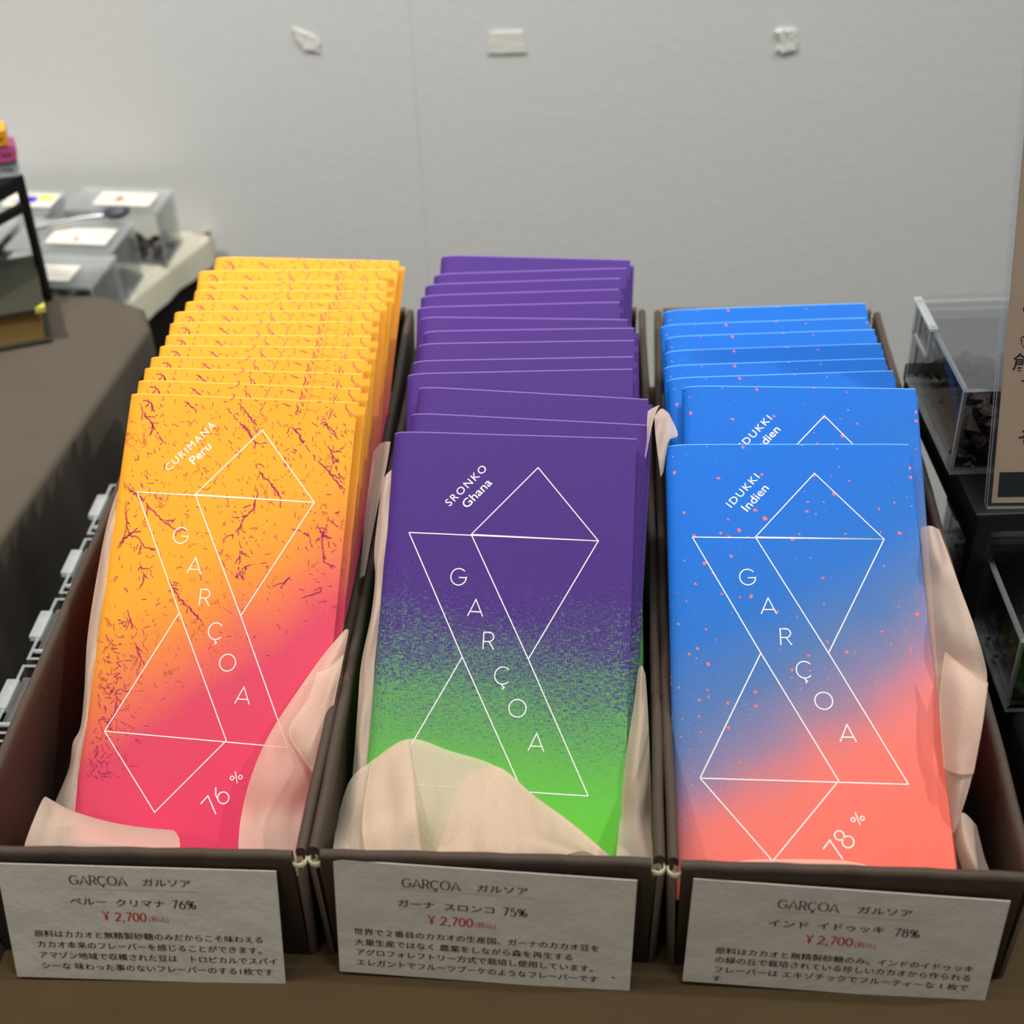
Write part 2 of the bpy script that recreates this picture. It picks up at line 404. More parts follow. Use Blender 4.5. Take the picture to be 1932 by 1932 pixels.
def rumple(x, y, s): return s * (sin(x * .31 + 1.3 * sin(y * .17)) * .5 + sin(y * .43 + x * .12) * .3 + sin((x + y) * .9) * .12)
def table(name, poly, top, label, mat, skirt=18.0, th=2.0, legs=True, folds=.5, wrinkle=.0):
    """cloth-covered table: solid top, cloth skirt hanging from its outline with folds, four legs"""
    t = root(name, (0, 0, top), label, 'table')
    n = len(poly); b = MB()
    # skirt: walk round the outline
    ring = []
    for i in range(n):
        p, q = Vector(poly[i]), Vector(poly[(i + 1) % n]); L = (q - p).length; k = max(2, int(L / .8)); d = (q - p) / L; o = Vector((d.y, -d.x))
        for j in range(k):
            s = j / k; ring.append((p + (q - p) * s, o, s * L + i * 7, min(s, 1 - s) * L))
    rows = []
    for zz, out in ((0, -.7), (0, -.35), (-.1, -.1), (-.4, 0.0), (-skirt * .12, .03), (-skirt * .3, .08), (-skirt * .6, .15), (-skirt, .2)):
        r = []
        for p, o, s, e in ring:
            fo = folds * (sin(s * .75 + .6 * sin(s * .31)) + .5 * sin(s * 1.9 + 1)) * min(1, max(0, -zz - .4) / 7) * min(1, e / 2)
            r.append((p.x + o.x * (out + fo), p.y + o.y * (out + fo), zz))
        rows.append(r + [r[0]])
    b.grid(rows)
    b.add([(x, y, 0) for x, y, z in rows[0][:-1]], [tuple(range(len(ring)))])
    obj('tablecloth', b, mat, t)
    obj('table_top', MB().prism([(x * 1.0, y * 1.0) for x, y in [((Vector(p) - Vector((sum(q[0] for q in poly) / n, sum(q[1] for q in poly) / n))) * .985 + Vector((sum(q[0] for q in poly) / n, sum(q[1] for q in poly) / n))) for p in poly]], -th, -.08), 'black_metal', t)
    if legs:
        cx, cy = sum(q[0] for q in poly) / n, sum(q[1] for q in poly) / n
        for p in (poly if n == 4 else poly[:4]):
            x, y = cx + (p[0] - cx) * .9, cy + (p[1] - cy) * .9
            obj('leg', MB().box((x - 1.2, y - 1.2, -74 - top), (x + 1.2, y + 1.2, -th)), 'black_metal', t)
    return t
table('counter_table', [(-18.4, 14), (16.0, 12), (19.0, 64), (-15.2, 66.5)], 0, 'brown cloth covered counter carrying the three open card boxes', 'brown_cloth', 30, folds=.3)
table('display_table', [(-60, 36), (-27.2, 30.5), (-20.1, 72.8), (-20.9, 75.2), (-23.6, 77.0), (-60, 80.5)], 0, 'brown cloth table, tinted for cooler light, holding the old book and black rack', 'cool_lit_cloth', 26, folds=.55)
wt = table('wall_table', [(-75, 83.5), (-25.5, 82.2), (-20.4, 94.2), (-75, 94.2)], -4, 'cream cloth table against the wall with clear sample boxes', 'cream_cloth', 2.4, folds=.5)
obj('under_table_shade', MB().prism([(-74, 84.5), (-25.7, 83.2), (-20.9, 93.6), (-74, 93.6)], -34, -1.9), 'shaded_cloth', wt)  # added dark block standing in for the shade under the cream table
table('low_table', [(-24.2, 34), (-19.4, 33.6), (-17.4, 61), (-20.6, 61.3)], -9.5, 'low dark cloth table squeezed between the two brown cloth tables', 'shaded_cloth', 4, folds=.1)
table('side_table', [(18.2, 27), (62, 24), (64, 49), (19.6, 51.5)], 0, 'brown cloth table coloured as in shade, under the black riser beside the blue bars', 'shaded_cloth', 16, folds=.3)

# ================================================================== card boxes
W, L, H = 11.0, 35.24, 4.98
BOXES = [(-12.195, 30.006, -.060555), (-1.198, 29.318, -.07586), (9.805, 28.351, -.087825)]
TH = .36
def wall_profile():
    """(across from the outer face, height): leaning slab with a rolled rim"""
    pr = [(.17, 0.0), (.02, H - .9), (0, H - .2)]
    pr += [(TH / 2 - TH / 2 * cos(radians(a_)), H - .2 + .2 * sin(radians(a_))) for a_ in range(20, 180, 20)]
    return pr + [(TH, H - .2), (TH - .04, H - .75), (TH - .09, H - .85), (TH + .10, 0.0)]
def run(p0, p1, inward, bow=0.0, k=14):
    p0, p1, inward = Vector(p0), Vector(p1), Vector(inward)
    return [(p0.lerp(p1, i / k) - inward * bow * sin(pi * i / k) + inward * .02 * sin(i * 2.1), inward, Vector((0, 0, 1))) for i in range(k + 1)]
def card_box(i, label):
    x0, y0, yw = BOXES[i]
    t = root('card_box', (x0, y0, 0.05), label, 'box', 'open card boxes on the counter', Rz(yw))
    h = W / 2; pr = wall_profile()
    obj('base', MB().box((-h + .25, .25, 0), (h - .25, L - .25, .22)), 'board_brown', t)
    for s in (-1, 1):
        obj('box_wall', MB().sweep(pr, run((s * h, .34, 0), (s * h, L - .34, 0), (-s, 0, 0), .12)), 'board_brown', t)
    obj('box_wall', MB().sweep(pr, run((-h + .42, 0, 0), (h - .42, 0, 0), (0, 1, 0), -.03)), 'board_brown', t)
    obj('box_wall', MB().sweep(pr, run((-h + .42, L, 0), (h - .42, L, 0), (0, -1, 0), .05)), 'board_brown', t)
    for sx in (-1, 1):
        for sy in (0, 1):
            cx, cy = sx * (h - .26), (.26 if sy == 0 else L - .26); dy = 1 if sy == 0 else -1
            # rounded corner of the board below the notch
            b = MB(); k = 7
            arc_ = [(pi if sx < 0 else 0) + (1 if (sx < 0) == (sy == 0) else -1) * pi / 2 * j / k for j in range(k + 1)]
            b.grid([[(cx + r * cos(a_) + (0 if z > .5 else -sx * .13), cy + r * sin(a_) + (0 if z > .5 else dy * .13), z) for a_ in arc_] for r, z in ((.24, 0), (.27, H - .62), (.20, H - .60), (.17, 0))])
            obj('corner', b, 'board_brown', t)
            # torn raw paper ring left where the rim is cut
            b = MB(); k = 18; rnd = random.Random(i * 7 + sx * 3 + sy)
            a0 = math.atan2(-dy, sx); aa = [a0 + radians(-120 + 240 * j / k) for j in range(k + 1)]
            jag = [rnd.uniform(-.04, .04) for _ in aa]
            b.grid([[(cx + (r + jg * .3) * cos(a_), cy + (r + jg * .3) * sin(a_), z + jg) for a_, jg in zip(aa, jag)] for r, z in ((.265, H - .55), (.27, H - .40), (.215, H - .36), (.20, H - .62))])
            b.grid([[(cx + .05 * sx + (.07 + .010 * j) * cos(a0 + j * .5), cy - dy * .05 + (.07 + .006 * j) * sin(a0 + j * .5), z) for j in range(9)] for z in (H - .6, H - .33)])
            obj('torn_corner', b, 'raw_paper', t, label='torn pale raw edge at a box corner')
    return t
card_box(0, 'dark brown open card box holding the orange chocolate bars')
card_box(1, 'dark brown open card box holding the purple chocolate bars')
card_box(2, 'dark brown open card box holding the blue chocolate bars')

# ================================================================== chocolate bars
BW, BL = 8.8, 16.5
def sleeve_mesh(name, mat):
    out = [(4.40, -.02)] + [(x, 0.0) for x in (3.5, 2, 0, -2, -3.2)]
    out += [(-3.75, -.02), (-4.08, -.07), (-4.28, -.15), (-4.38, -.27), (-4.40, -.36), (-4.34, -.48), (-4.18, -.58), (-3.9, -.63)]
    out += [(-2, -.64), (0, -.64), (2, -.64), (4.58, -.60)]
    pts = [Vector(p) for p in out]; inn = []
    for i, p in enumerate(pts):
        t = (pts[min(i + 1, len(pts) - 1)] - pts[max(i - 1, 0)]).normalized(); inn.append(p + Vector((-t.y, t.x)) * .04)
    ys = (0, 4, 9, 13, BL - .035, BL); b = MB()
    O_ = [[(p.x, y, p.y) for p in pts] for y in ys]; I_ = [[(p.x, y, p.y) for p in inn] for y in ys]
    b.grid(O_[:-1], 0); b.grid(O_[-2:], 1); b.grid(I_, 0)
    n = len(pts)
    for y in (0, BL):
        b.grid([[(p.x, y, p.y) for p in pts], [(p.x, y, p.y) for p in inn]], 1, False)
    for j in (0, n - 1):
        b.grid([[(pts[j].x, y, pts[j].y) for y in ys], [(inn[j].x, y, inn[j].y) for y in ys]], 1, False)
    return b.mesh(name, [mat, mat.replace('sleeve', 'worn')])
LOGO = dict(A=(.93, -1.23), B=(-3.53, -3.81), C=(-1.31, -3.80), D=(3.18, -3.87), G=(.94, -8.18), H=(-1.34, -8.20), I=(-3.53, -12.60), J=(.95, -12.63), K=(3.18, -12.72), M=(-1.32, -15.28))
LETTERS = [('G', -1.66, -5.36), ('A', -.99, -6.45), ('R', -.47, -7.60), ('Ç', .07, -8.79), ('O', .66, -9.89), ('A', 1.36, -11.01)]
def print_mesh(name, place, land, pct, spacing, pfit, lfit):
    b = MB(); Z = .012; w_ = .035; P = lambda k: (LOGO[k][0], LOGO[k][1] + BL); M = Matrix.Translation((0, 0, Z))
    for line in ('CADC', 'BD', 'BHJ', 'CGK', 'DG', 'HI', 'IK', 'IMJ'):
        ribbon(b, [P(k) for k in line], w_, M)
    # the long band edges run straight on from the top triangle to the foot
    for c, x, y in LETTERS:
        adv = GLYPH[c][0]; sz = .60
        strokes(b, c, T2(x - adv * sz / 2, y + BL - sz / 2, Z), sz, .036)
    d = radians(49)
    lettering(b, place[0], T2(place[1], place[2] + BL, Z, d), .40, fit=pfit, spacing=spacing)
    lettering(b, land[0], T2(land[1], land[2] + BL, Z, d), .46, fit=lfit, bold=.004)
    strokes(b, pct, T2(.80, -15.30 + BL, Z, radians(52)), .66, .042, track=.08)
    strokes(b, '°', T2(1.28, -14.12 + BL, Z, radians(10)), .44, .034)
    return b.mesh(name, ['ink_white'], recalc=False)
VEINS = [[(-3.94,-.38),(-3.6,-.89),(-3.31,-1.18),(-3.09,-1.48),(-2.87,-1.74),(-2.68,-1.94)],[(-.6,-.34),(-.4,-.6),(-.25,-.68),(.1,-1.03),(.43,-1.26),(.63,-1.62),(.93,-1.77)],[(-.1,-.22),(.24,-.57),(.55,-.91),(.83,-1.24)],[(.76,-2.38),(1.02,-2.86),(1.35,-3.1),(1.69,-3.49),(1.92,-3.77),(2,-3.93)],[(.91,-3.32),(1.01,-3.62),(.94,-4.22),(.66,-4.54),(.5,-4.94),(.3,-5.21),(.02,-5.36)],[(.56,-5.43),(.7,-5.72),(.66,-6.21),(.59,-6.81),(.84,-6.4),(1.12,-6.29)],[(-4.15,-3.38),(-3.82,-3.76),(-3.45,-3.94),(-2.92,-4.42),(-2.58,-4.7),(-2.2,-4.98),(-1.7,-5.26)],[(-3.9,-4.3),(-3.8,-4.98),(-3.59,-5.42),(-3.27,-5.54),(-2.98,-5.86)],[(-4,-5.95),(-3.8,-5.58),(-3.5,-5.35)],[(-3.11,-6.42),(-2.9,-6.8),(-2.62,-7.1)],[(-1.96,-6.95),(-1.74,-7.23),(-1.49,-7.61),(-1.05,-7.97),(-.6,-8.33),(-.37,-8.61)],[(-2.89,-9.34),(-2.66,-9.71),(-2.4,-10.17)],[(3.27,-1.5),(3.6,-1.89),(3.81,-2.48),(4.12,-3.07)],[(1.8,-.95),(2.24,-1.24),(2.59,-1.73),(2.92,-2.02)],[(3.15,-2.31),(3.59,-2.69),(4.04,-3.17),(4.3,-3.35)],[(3.37,-4.69),(3.64,-5.07),(3.95,-5.15)],[(2.64,-4.93),(3.16,-5.1)],[(3.77,-4.38),(3.6,-5.2),(3.75,-6.04),(4.2,-6.21)],[(-3.72,-10.92),(-3.37,-11.28),(-3.2,-11.08)],[(-3.38,-12.6),(-3.27,-12.03),(-3.21,-11.46)],[(-3.6,-.2),(-3.35,-.6)],[(-2.2,-.25),(-1.75,-.55)],[(2.1,-.15),(2.3,-.5)],[(3.5,-.3),(3.3,-.8),(3.45,-1.1)],[(-3.3,-8.2),(-3.0,-8.9)],[(2.6,-6.6),(2.3,-7.1)],[(3.1,-7.4),(3.8,-7.1)]]
def vein_mesh():
    b = MB(); rnd = random.Random(5); M = Matrix.Translation((0, 0, .008))
    def vein(pts, w_):
        pts = [Vector(p) for p in pts]; o = []
        for p, q in zip(pts, pts[1:]):
            k = max(2, int((q - p).length / .09)); d = (q - p).normalized(); nn = Vector((-d.y, d.x))
            o += [p.lerp(q, j / k) + nn * rnd.uniform(-.035, .035) for j in range(k)]
        o.append(pts[-1]); n = len(o)
        for i in range(n - 1):      # broken, swelling line
            if rnd.random() < .10: continue
            ww = w_ * (.45 + .9 * sin(pi * (i + .5) / n)) * rnd.uniform(.6, 1.3)
            ribbon(b, [(o[i].x, o[i].y + BL), (o[i + 1].x, o[i + 1].y + BL)], ww, M)
        return o
    for s in VEINS:
        o = vein(s, .042)
        for _ in range(int(1.4 * len(s))):
            p = rnd.choice(o[1:]); an = math.atan2(s[-1][1] - s[0][1], s[-1][0] - s[0][0]) + rnd.uniform(-1.1, 1.1); ln = rnd.uniform(.12, .5)
            q = p + Vector((cos(an), sin(an))) * ln
            if abs(q.x) < 4.3 and abs(p.x) < 4.3: vein([p, p.lerp(q, .5) + Vector((rnd.uniform(-.05, .05), rnd.uniform(-.05, .05))), q], .028)
    for _ in range(520):            # loose hair-like flecks
        x, y = rnd.uniform(-4, 4.3), -abs(rnd.gauss(0, 5.2))
        if y < -15 or -y + .72 * x > 11: continue
        an = rnd.gauss(-.9, .7); ln = rnd.uniform(.05, .22)
        ribbon(b, [(x, y + BL), (x + cos(an) * ln * .5 + rnd.uniform(-.02, .02), y + BL + sin(an) * ln * .5), (x + cos(an) * ln, y + BL + sin(an) * ln)], rnd.uniform(.014, .03), M)
    for _ in range(170):            # denser flecks low on the spine side
        x, y = -4.0 + abs(rnd.gauss(0, .8)), rnd.uniform(-14.2, -8.5); an = rnd.gauss(-.9, .9); ln = rnd.uniform(.08, .3)
        ribbon(b, [(x, y + BL), (x + cos(an) * ln * .5 + rnd.uniform(-.03, .03), y + BL + sin(an) * ln * .5), (x + cos(an) * ln, y + BL + sin(an) * ln)], rnd.uniform(.014, .03), M)
    return b.mesh('vein_print', ['ink_magenta'], recalc=False)
VEIN = vein_mesh()
TABLET = {k: MB().box((-3.95, .25, -.56), (4.15, 16.2, -.07)).mesh('tablet', [m_]) for k, m_ in (('O', 'sleeve_orange'), ('P', 'sleeve_purple'), ('B', 'sleeve_blue'))}
KINDS = {
 'O': ('orange', sleeve_mesh('sleeve', 'sleeve_orange'), print_mesh('white_print', ('CURIMANÁ', -2.42, -2.98), ('Peru', -1.50, -2.68), '76', 1.25, 2.42, .92)),
 'P': ('purple', sleeve_mesh('sleeve', 'sleeve_purple'), print_mesh('white_print', ('SRONKO', -2.14, -2.80), ('Ghana', -1.52, -2.86), '75', 1.2, 1.92, 1.30)),
 'B': ('blue', sleeve_mesh('sleeve', 'sleeve_blue'), print_mesh('white_print', ('IDUKKI', -2.10, -2.64), ('Indien', -1.54, -2.80), '78', 1.2, 1.64, 1.25)),
}
ROWS = {'O': [[-9.158, 61.312, 9.566, 33.954, -8.369, 0.599], [-9.731, 60.108, 9.628, 34.216, -8.369, 2.6], [-9.577, 58.876, 9.661, 34.354, -8.369, 2.274], [-9.537, 57.773, 9.795, 34.919, -8.369, 1.575], [-9.739, 56.65, 9.89, 35.321, -8.369, 2.395], [-9.952, 55.271, 10.153, 36.449, -8.369, 2.6], [-9.924, 54.056, 10.276, 36.984, -8.369, 2.486], [-9.896, 52.874, 10.304, 37.103, -8.369, 1.857], [-9.899, 51.616, 10.495, 37.943, -8.369, 1.713], [-9.956, 50.169, 10.795, 39.004, -8.369, 1.49], [-9.895, 48.718, 11.084, 39.537, -8.369, 0.667], [-9.892, 47.493, 11.215, 40.071, -8.369, 0.225], [-9.913, 46.284, 11.359, 40.605, -8.369, 0.154]], 'P': [[1.456, 60.998, 9.402, 33.27, -5.138, -1.262], [1.152, 59.656, 9.399, 33.261, -5.138, 2.532], [0.794, 58.49, 9.498, 33.67, -5.138, 2.6], [0.639, 57.306, 9.567, 33.959, -5.138, 2.6], [0.537, 55.795, 9.775, 34.835, -5.138, 2.185], [0.743, 54.217, 9.964, 35.106, -5.138, -0.203], [0.914, 53.01, 10.087, 35.327, -5.138, 1.586], [0.78, 51.531, 10.341, 35.549, -5.138, 1.658], [0.596, 50.154, 10.368, 35.77, -5.138, 1.932], [0.442, 48.729, 10.641, 35.991, -5.138, 2.091], [0.911, 47.104, 10.75, 36.212, -5.138, -2.6], [0.708, 45.122, 10.612, 36.434, -5.138, -2.243], [0.17, 43.796, 10.926, 36.655, -5.138, -0.907]], 'B': [[11.352, 56.381, 8.946, 30.5, -4.488, 2.6], [11.075, 55.007, 8.989, 30.5, -4.488, 2.6], [11.155, 53.761, 9.11, 30.5, -4.488, 2.6], [10.897, 51.676, 9.63, 30.5, -4.488, 2.6], [10.686, 50.122, 9.847, 30.5, -4.488, 2.6], [10.7, 48.922, 9.987, 30.5, -4.488, 2.6], [11.098, 47.277, 10.386, 30.5, -4.488, -0.422], [10.105, 43.99, 9.99, 26.461, -4.488, 0.696]]}
ROWS['P'][11][1] += .10; ROWS['P'][11][2] += .07; ROWS['P'][10][1] -= .08; ROWS['P'][10][2] -= .06
NTH = ['front', 'second', 'third', 'fourth', 'fifth', 'sixth', 'seventh', 'eighth', 'ninth', 'tenth', 'eleventh', 'twelfth', 'rearmost']
LOOK = {'O': 'with magenta veins fading to pink', 'P': 'fading to green', 'B': 'with coral flecks'}
for key, bars in ROWS.items():
    col_, sl, pm = KINDS[key]; n = len(bars)
    for k, (x, y, z, a_, yw, rl) in enumerate(reversed(bars)):
        a_, yw, rl = radians(a_), radians(yw), radians(rl)
        u = Vector((1, 0, 0)); v = Vector((0, cos(a_), sin(a_)))
        u2 = cos(rl) * u + sin(rl) * v; v2 = -sin(rl) * u + cos(rl) * v
        Q = Rz(yw); u2 = Q @ u2; v2 = Q @ v2; nn = u2.cross(v2)
        R_ = Matrix((u2, v2, nn)).transposed()
        if k == 0: lab = {'O': 'frontmost orange chocolate bar, magenta veins fading to pink, marked 76%', 'P': 'frontmost purple chocolate bar fading to green with white line logo', 'B': 'frontmost blue chocolate bar fading to coral, marked 78%'}[key]
        elif k == n - 1: lab = 'rearmost %s chocolate bar at the back of its box' % col_
        else: lab = '%s %s chocolate bar counted from the front of its box' % (NTH[k], col_)
        t = root('chocolate_bar', Vector((x, y, z)) - v2 * BL, lab, 'chocolate bar', '%s chocolate bars standing in their box' % col_, R_)
        obj('sleeve', sl, [], t); obj('tablet', TABLET[key], [], t)
        if key == 'O': obj('vein_print', VEIN, [], t)
        obj('white_print', pm, [], t)

# ================================================================== organza in the boxes
ORG = {0:[[[[-15.97,34.0,2.74],[-15.3,34.0,2.23],[-14.23,34.0,1.64],[-13.11,34.0,1.31],[-12.19,34.0,1.07]],[[-15.75,33.4,4.08],[-15.09,33.4,3.43],[-13.98,33.4,2.81],[-12.8,33.4,2.43],[-11.84,33.4,2.25]],[[-15.87,32.3,4.11],[-15.02,32.3,3.82],[-13.64,32.3,3.36],[-12.39,32.3,3.09],[-11.3,32.3,3.12]],[[-16.04,31.5,3.77],[-14.97,31.5,3.58],[-13.48,31.5,3.33],[-12.13,31.5,3.26],[-11.09,31.5,3.39]],[[-16.15,31.1,3.22],[-15.0,31.1,3.03],[-13.49,31.1,2.87],[-12.13,31.1,2.8],[-11.17,31.1,2.96]]],[[[-6.04,39.09,6.0],[-5.97,39.04,6.04],[-5.92,39.05,5.98]],[[-6.76,38.26,5.6],[-6.36,38.02,5.72],[-6.07,38.35,5.51]],[[-7.6,37.19,4.99],[-6.87,36.86,5.19],[-6.29,37.42,4.82]],[[-8.61,36.03,4.01],[-7.48,35.54,4.26],[-6.58,36.11,3.8]],[[-9.25,34.98,3.04],[-7.92,34.45,3.42],[-6.85,34.97,2.94]],[[-9.6,33.93,2.1],[-8.34,33.48,2.41],[-7.13,33.84,1.94]],[[-9.35,31.9,2.65],[-8.12,31.4,2.97],[-7.03,31.5,2.79]],[[-9.3,31.2,2.36],[-8.15,31.0,2.41],[-7.13,31.0,2.62]]],[[[-6.93,37.28,5.68],[-6.48,37.38,5.81],[-5.99,37.64,6.1]],[[-7.23,36.44,5.19],[-6.66,36.45,5.4],[-6.2,36.93,5.47]],[[-7.86,35.63,4.55],[-7.01,35.55,4.79],[-6.4,36.05,4.83]],[[-7.35,34.84,4.01],[-6.91,34.79,4.09],[-6.57,35.03,4.08]],[[-6.92,34.41,3.51],[-6.85,34.41,3.51],[-6.74,34.48,3.59]]],[[[-14.71,44.49,8.58],[-14.56,44.18,8.73],[-14.48,44.14,8.58]],[[-15.06,43.6,7.78],[-14.79,43.32,7.98],[-14.55,43.38,7.92]],[[-15.38,42.18,6.53],[-15.07,41.9,6.74],[-14.75,41.95,6.69]],[[-15.67,40.4,4.99],[-15.32,40.13,5.2],[-15.02,40.18,5.15]],[[-15.72,38.93,3.73],[-15.49,38.68,3.95],[-15.25,38.73,3.89]],[[-15.81,37.91,2.86],[-15.6,37.68,3.09],[-15.4,37.73,3.03]],[[-16.08,37.48,2.46],[-15.77,37.24,2.69],[-15.47,37.28,2.63]],[[-16.19,36.8,1.87],[-15.86,36.56,2.1],[-15.54,36.6,2.05]],[[-16.6,35.88,1.18],[-16.11,35.64,1.42],[-15.59,35.73,1.3]],[[-16.86,35.16,0.67],[-16.14,34.9,0.93],[-15.56,35.12,0.79]]],[[[-5.2,46.08,8.87],[-4.86,46.04,9.28],[-4.48,45.69,9.56]],[[-5.35,45.33,8.22],[-5.03,45.2,8.54],[-4.65,44.97,8.92]],[[-5.52,44.4,7.41],[-5.25,44.12,7.6],[-4.97,43.91,7.99]],[[-5.66,43.32,6.48],[-5.47,43.05,6.67],[-5.26,42.86,7.06]],[[-5.79,42.4,5.68],[-5.68,42.15,5.88],[-5.51,41.89,6.21]]]],1:[[[[-6.13,33.39,2.92],[-5.74,34.22,3.56],[-5.05,34.63,3.93],[-3.77,35.11,4.47],[-2.35,34.72,4.22],[-0.84,34.22,3.95],[0.46,33.31,3.36],[1.65,32.55,2.84],[3.04,31.51,2.14]],[[-6.18,32.71,2.91],[-5.56,33.3,3.64],[-4.72,33.56,4.01],[-3.64,33.81,4.39],[-2.33,33.56,4.29],[-0.94,33.18,3.98],[0.25,32.48,3.42],[1.44,31.92,2.83],[2.88,31.3,2.22]],[[-6.12,31.6,3.4],[-5.33,31.9,3.78],[-4.45,32.0,4.13],[-3.47,32.1,4.22],[-2.31,32.0,4.15],[-1.04,31.8,3.94],[0.06,31.4,3.58],[1.23,31.0,3.22],[2.63,30.4,3.09]],[[-6.02,30.6,3.93],[-5.19,30.8,3.65],[-4.35,30.9,3.57],[-3.39,31.0,3.4],[-2.33,30.8,3.51],[-1.14,30.6,3.56],[-0.06,30.5,3.49],[1.11,30.3,3.42],[2.44,30.1,3.26]],[[-5.93,30.15,3.32],[-5.18,30.15,3.29],[-4.34,30.15,3.24],[-3.37,30.15,3.19],[-2.34,30.15,3.14],[-1.17,30.15,2.95],[-0.08,30.15,2.89],[1.1,30.15,2.71],[2.36,30.15,2.64]]],[[[-5.0,34.59,4.0],[-4.4,34.79,4.32],[-3.76,34.99,4.57]],[[-5.14,33.14,3.92],[-4.33,33.24,4.23],[-3.56,33.49,4.6]],[[-5.1,31.4,4.34],[-4.22,31.5,4.53],[-3.37,31.6,4.77]],[[-4.97,30.5,4.0],[-4.14,30.5,3.95],[-3.22,30.5,3.91]],[[-4.98,30.1,3.59],[-4.15,30.1,3.55],[-3.24,30.1,3.5]]],[[[-2.04,33.76,3.71],[-0.84,34.11,4.05],[0.45,33.21,3.47],[1.64,32.43,2.97],[2.97,31.4,2.3]],[[-2.3,32.41,3.82],[-1.02,32.6,4.11],[0.13,32.19,3.69],[1.18,31.78,3.21],[2.37,31.43,2.53]],[[-2.57,31.5,3.6],[-1.46,31.4,3.96],[-0.45,31.1,4.15],[0.3,30.9,4.09],[1.71,30.5,3.88]],[[-2.78,30.5,3.81],[-1.8,30.4,3.83],[-0.89,30.3,3.85],[-0.34,30.2,3.84],[0.52,30.2,3.59]],[[-2.85,30.1,3.48],[-1.82,30.1,3.38],[-0.91,30.1,3.25],[-0.41,30.1,3.1],[0.34,30.1,3.06]]],[[[4.11,36.56,5.95],[4.21,36.36,6.3],[4.35,36.41,5.86]],[[3.9,35.6,5.22],[4.08,35.3,5.51],[4.36,35.57,5.23]],[[3.63,34.61,4.47],[3.96,34.31,4.77],[4.34,34.57,4.49]],[[3.38,33.5,3.63],[3.8,33.19,3.93],[4.31,33.44,3.65]],[[3.18,32.39,2.8],[3.69,32.1,3.11],[4.26,32.33,2.82]],[[2.87,30.0,3.94],[3.42,29.8,4.02],[4.01,29.8,3.94]],[[2.85,29.6,3.41],[3.38,29.6,3.39],[3.95,29.6,3.36]]],[[[-4.65,43.21,9.55],[-4.47,43.12,9.86],[-4.28,43.34,9.91]],[[-4.77,42.49,9.01],[-4.59,42.22,9.19],[-4.29,42.29,9.14]],[[-4.97,41.07,7.94],[-4.77,40.81,8.13],[-4.46,40.87,8.07]],[[-4.94,40.28,7.36],[-4.83,40.03,7.55],[-4.58,40.09,7.49]],[[-5.09,39.21,6.55],[-4.95,38.96,6.75],[-4.74,39.02,6.69]],[[-5.44,37.86,5.53],[-5.25,37.62,5.74],[-4.93,37.75,5.73]],[[-5.55,36.82,4.75],[-5.33,36.58,4.96],[-5.01,36.63,4.9]],[[-5.7,35.21,3.55],[-5.48,34.98,3.77],[-5.18,35.04,3.7]],[[-5.84,33.92,2.58],[-5.59,33.7,2.81],[-5.28,33.75,2.74]]],[[[5.09,44.86,11.05],[5.29,44.96,11.13],[5.54,45.03,11.2]],[[5.04,44.55,10.81],[5.18,44.62,10.87],[5.35,44.74,10.97]],[[4.99,44.06,10.32],[5.05,44.13,10.37],[5.16,44.3,10.51]],[[4.85,43.52,9.53],[4.88,43.51,9.53],[4.93,43.67,9.66]]]],2:[[[[6.06,30.22,3.11],[6.92,30.43,3.25],[8.6,30.38,3.29],[10.09,30.26,3.29],[10.89,30.07,3.22],[11.37,29.77,3.1]],[[6.05,29.88,3.16],[6.83,29.81,3.33],[8.47,29.72,3.41],[9.95,29.62,3.36],[10.76,29.49,3.27],[11.33,29.35,3.11]],[[6.16,29.56,2.79],[6.97,29.45,2.88],[8.45,29.37,2.9],[9.92,29.22,2.88],[10.74,29.18,2.89],[11.24,29.19,2.8]]],[[[14.48,40.9,8.29],[14.67,40.51,8.67],[15.06,40.62,8.4]],[[14.36,40.08,7.88],[14.51,39.28,8.5],[15.09,39.67,8.26]],[[14.2,38.99,7.33],[14.6,38.28,7.78],[15.09,37.9,8.06]],[[14.04,37.56,6.62],[14.42,36.39,7.5],[15.16,36.18,7.76]],[[13.95,36.35,6.01],[14.49,35.52,6.63],[15.18,34.76,7.4]],[[13.9,35.5,5.59],[14.26,34.55,6.47],[15.11,34.11,7.07]],[[13.8,34.17,4.93],[14.13,33.33,5.75],[14.76,33.0,6.28]],[[13.77,32.88,4.28],[13.96,32.07,5.01],[14.36,31.97,5.09]],[[13.77,31.77,3.74],[13.78,31.28,4.16],[14.01,31.34,4.2]],[[13.71,30.99,3.57],[13.74,30.99,3.57],[13.8,31.01,3.58]]],[[[14.12,35.53,7.18],[14.57,34.79,7.17],[15.07,33.98,7.23]],[[13.86,34.65,6.39],[14.29,33.92,6.83],[14.88,33.42,7.0]],[[13.69,33.59,5.75],[14.03,32.89,6.2],[14.68,32.79,6.4]],[[13.66,32.54,4.89],[13.88,31.93,5.27],[14.38,31.98,5.2]]],[[[13.83,31.25,3.26],[14.03,31.36,4.1],[14.6,31.38,3.46]],[[13.85,30.82,3.04],[13.97,30.44,3.86],[14.64,30.83,3.19]],[[13.91,30.36,2.82],[14.04,29.94,3.62],[14.72,30.39,2.87]],[[13.99,29.91,2.59],[14.2,29.51,3.19],[14.86,29.89,2.62]]],[[[5.38,45.18,10.62],[5.66,45.45,10.77],[5.92,45.25,10.68]],[[5.34,44.48,10.38],[5.75,44.76,10.54],[6.16,44.32,10.34]],[[5.38,43.97,9.91],[5.58,44.05,9.96],[5.83,44.26,10.07]],[[5.46,43.35,9.16],[5.5,43.38,9.18],[5.59,43.54,9.25]]]]}
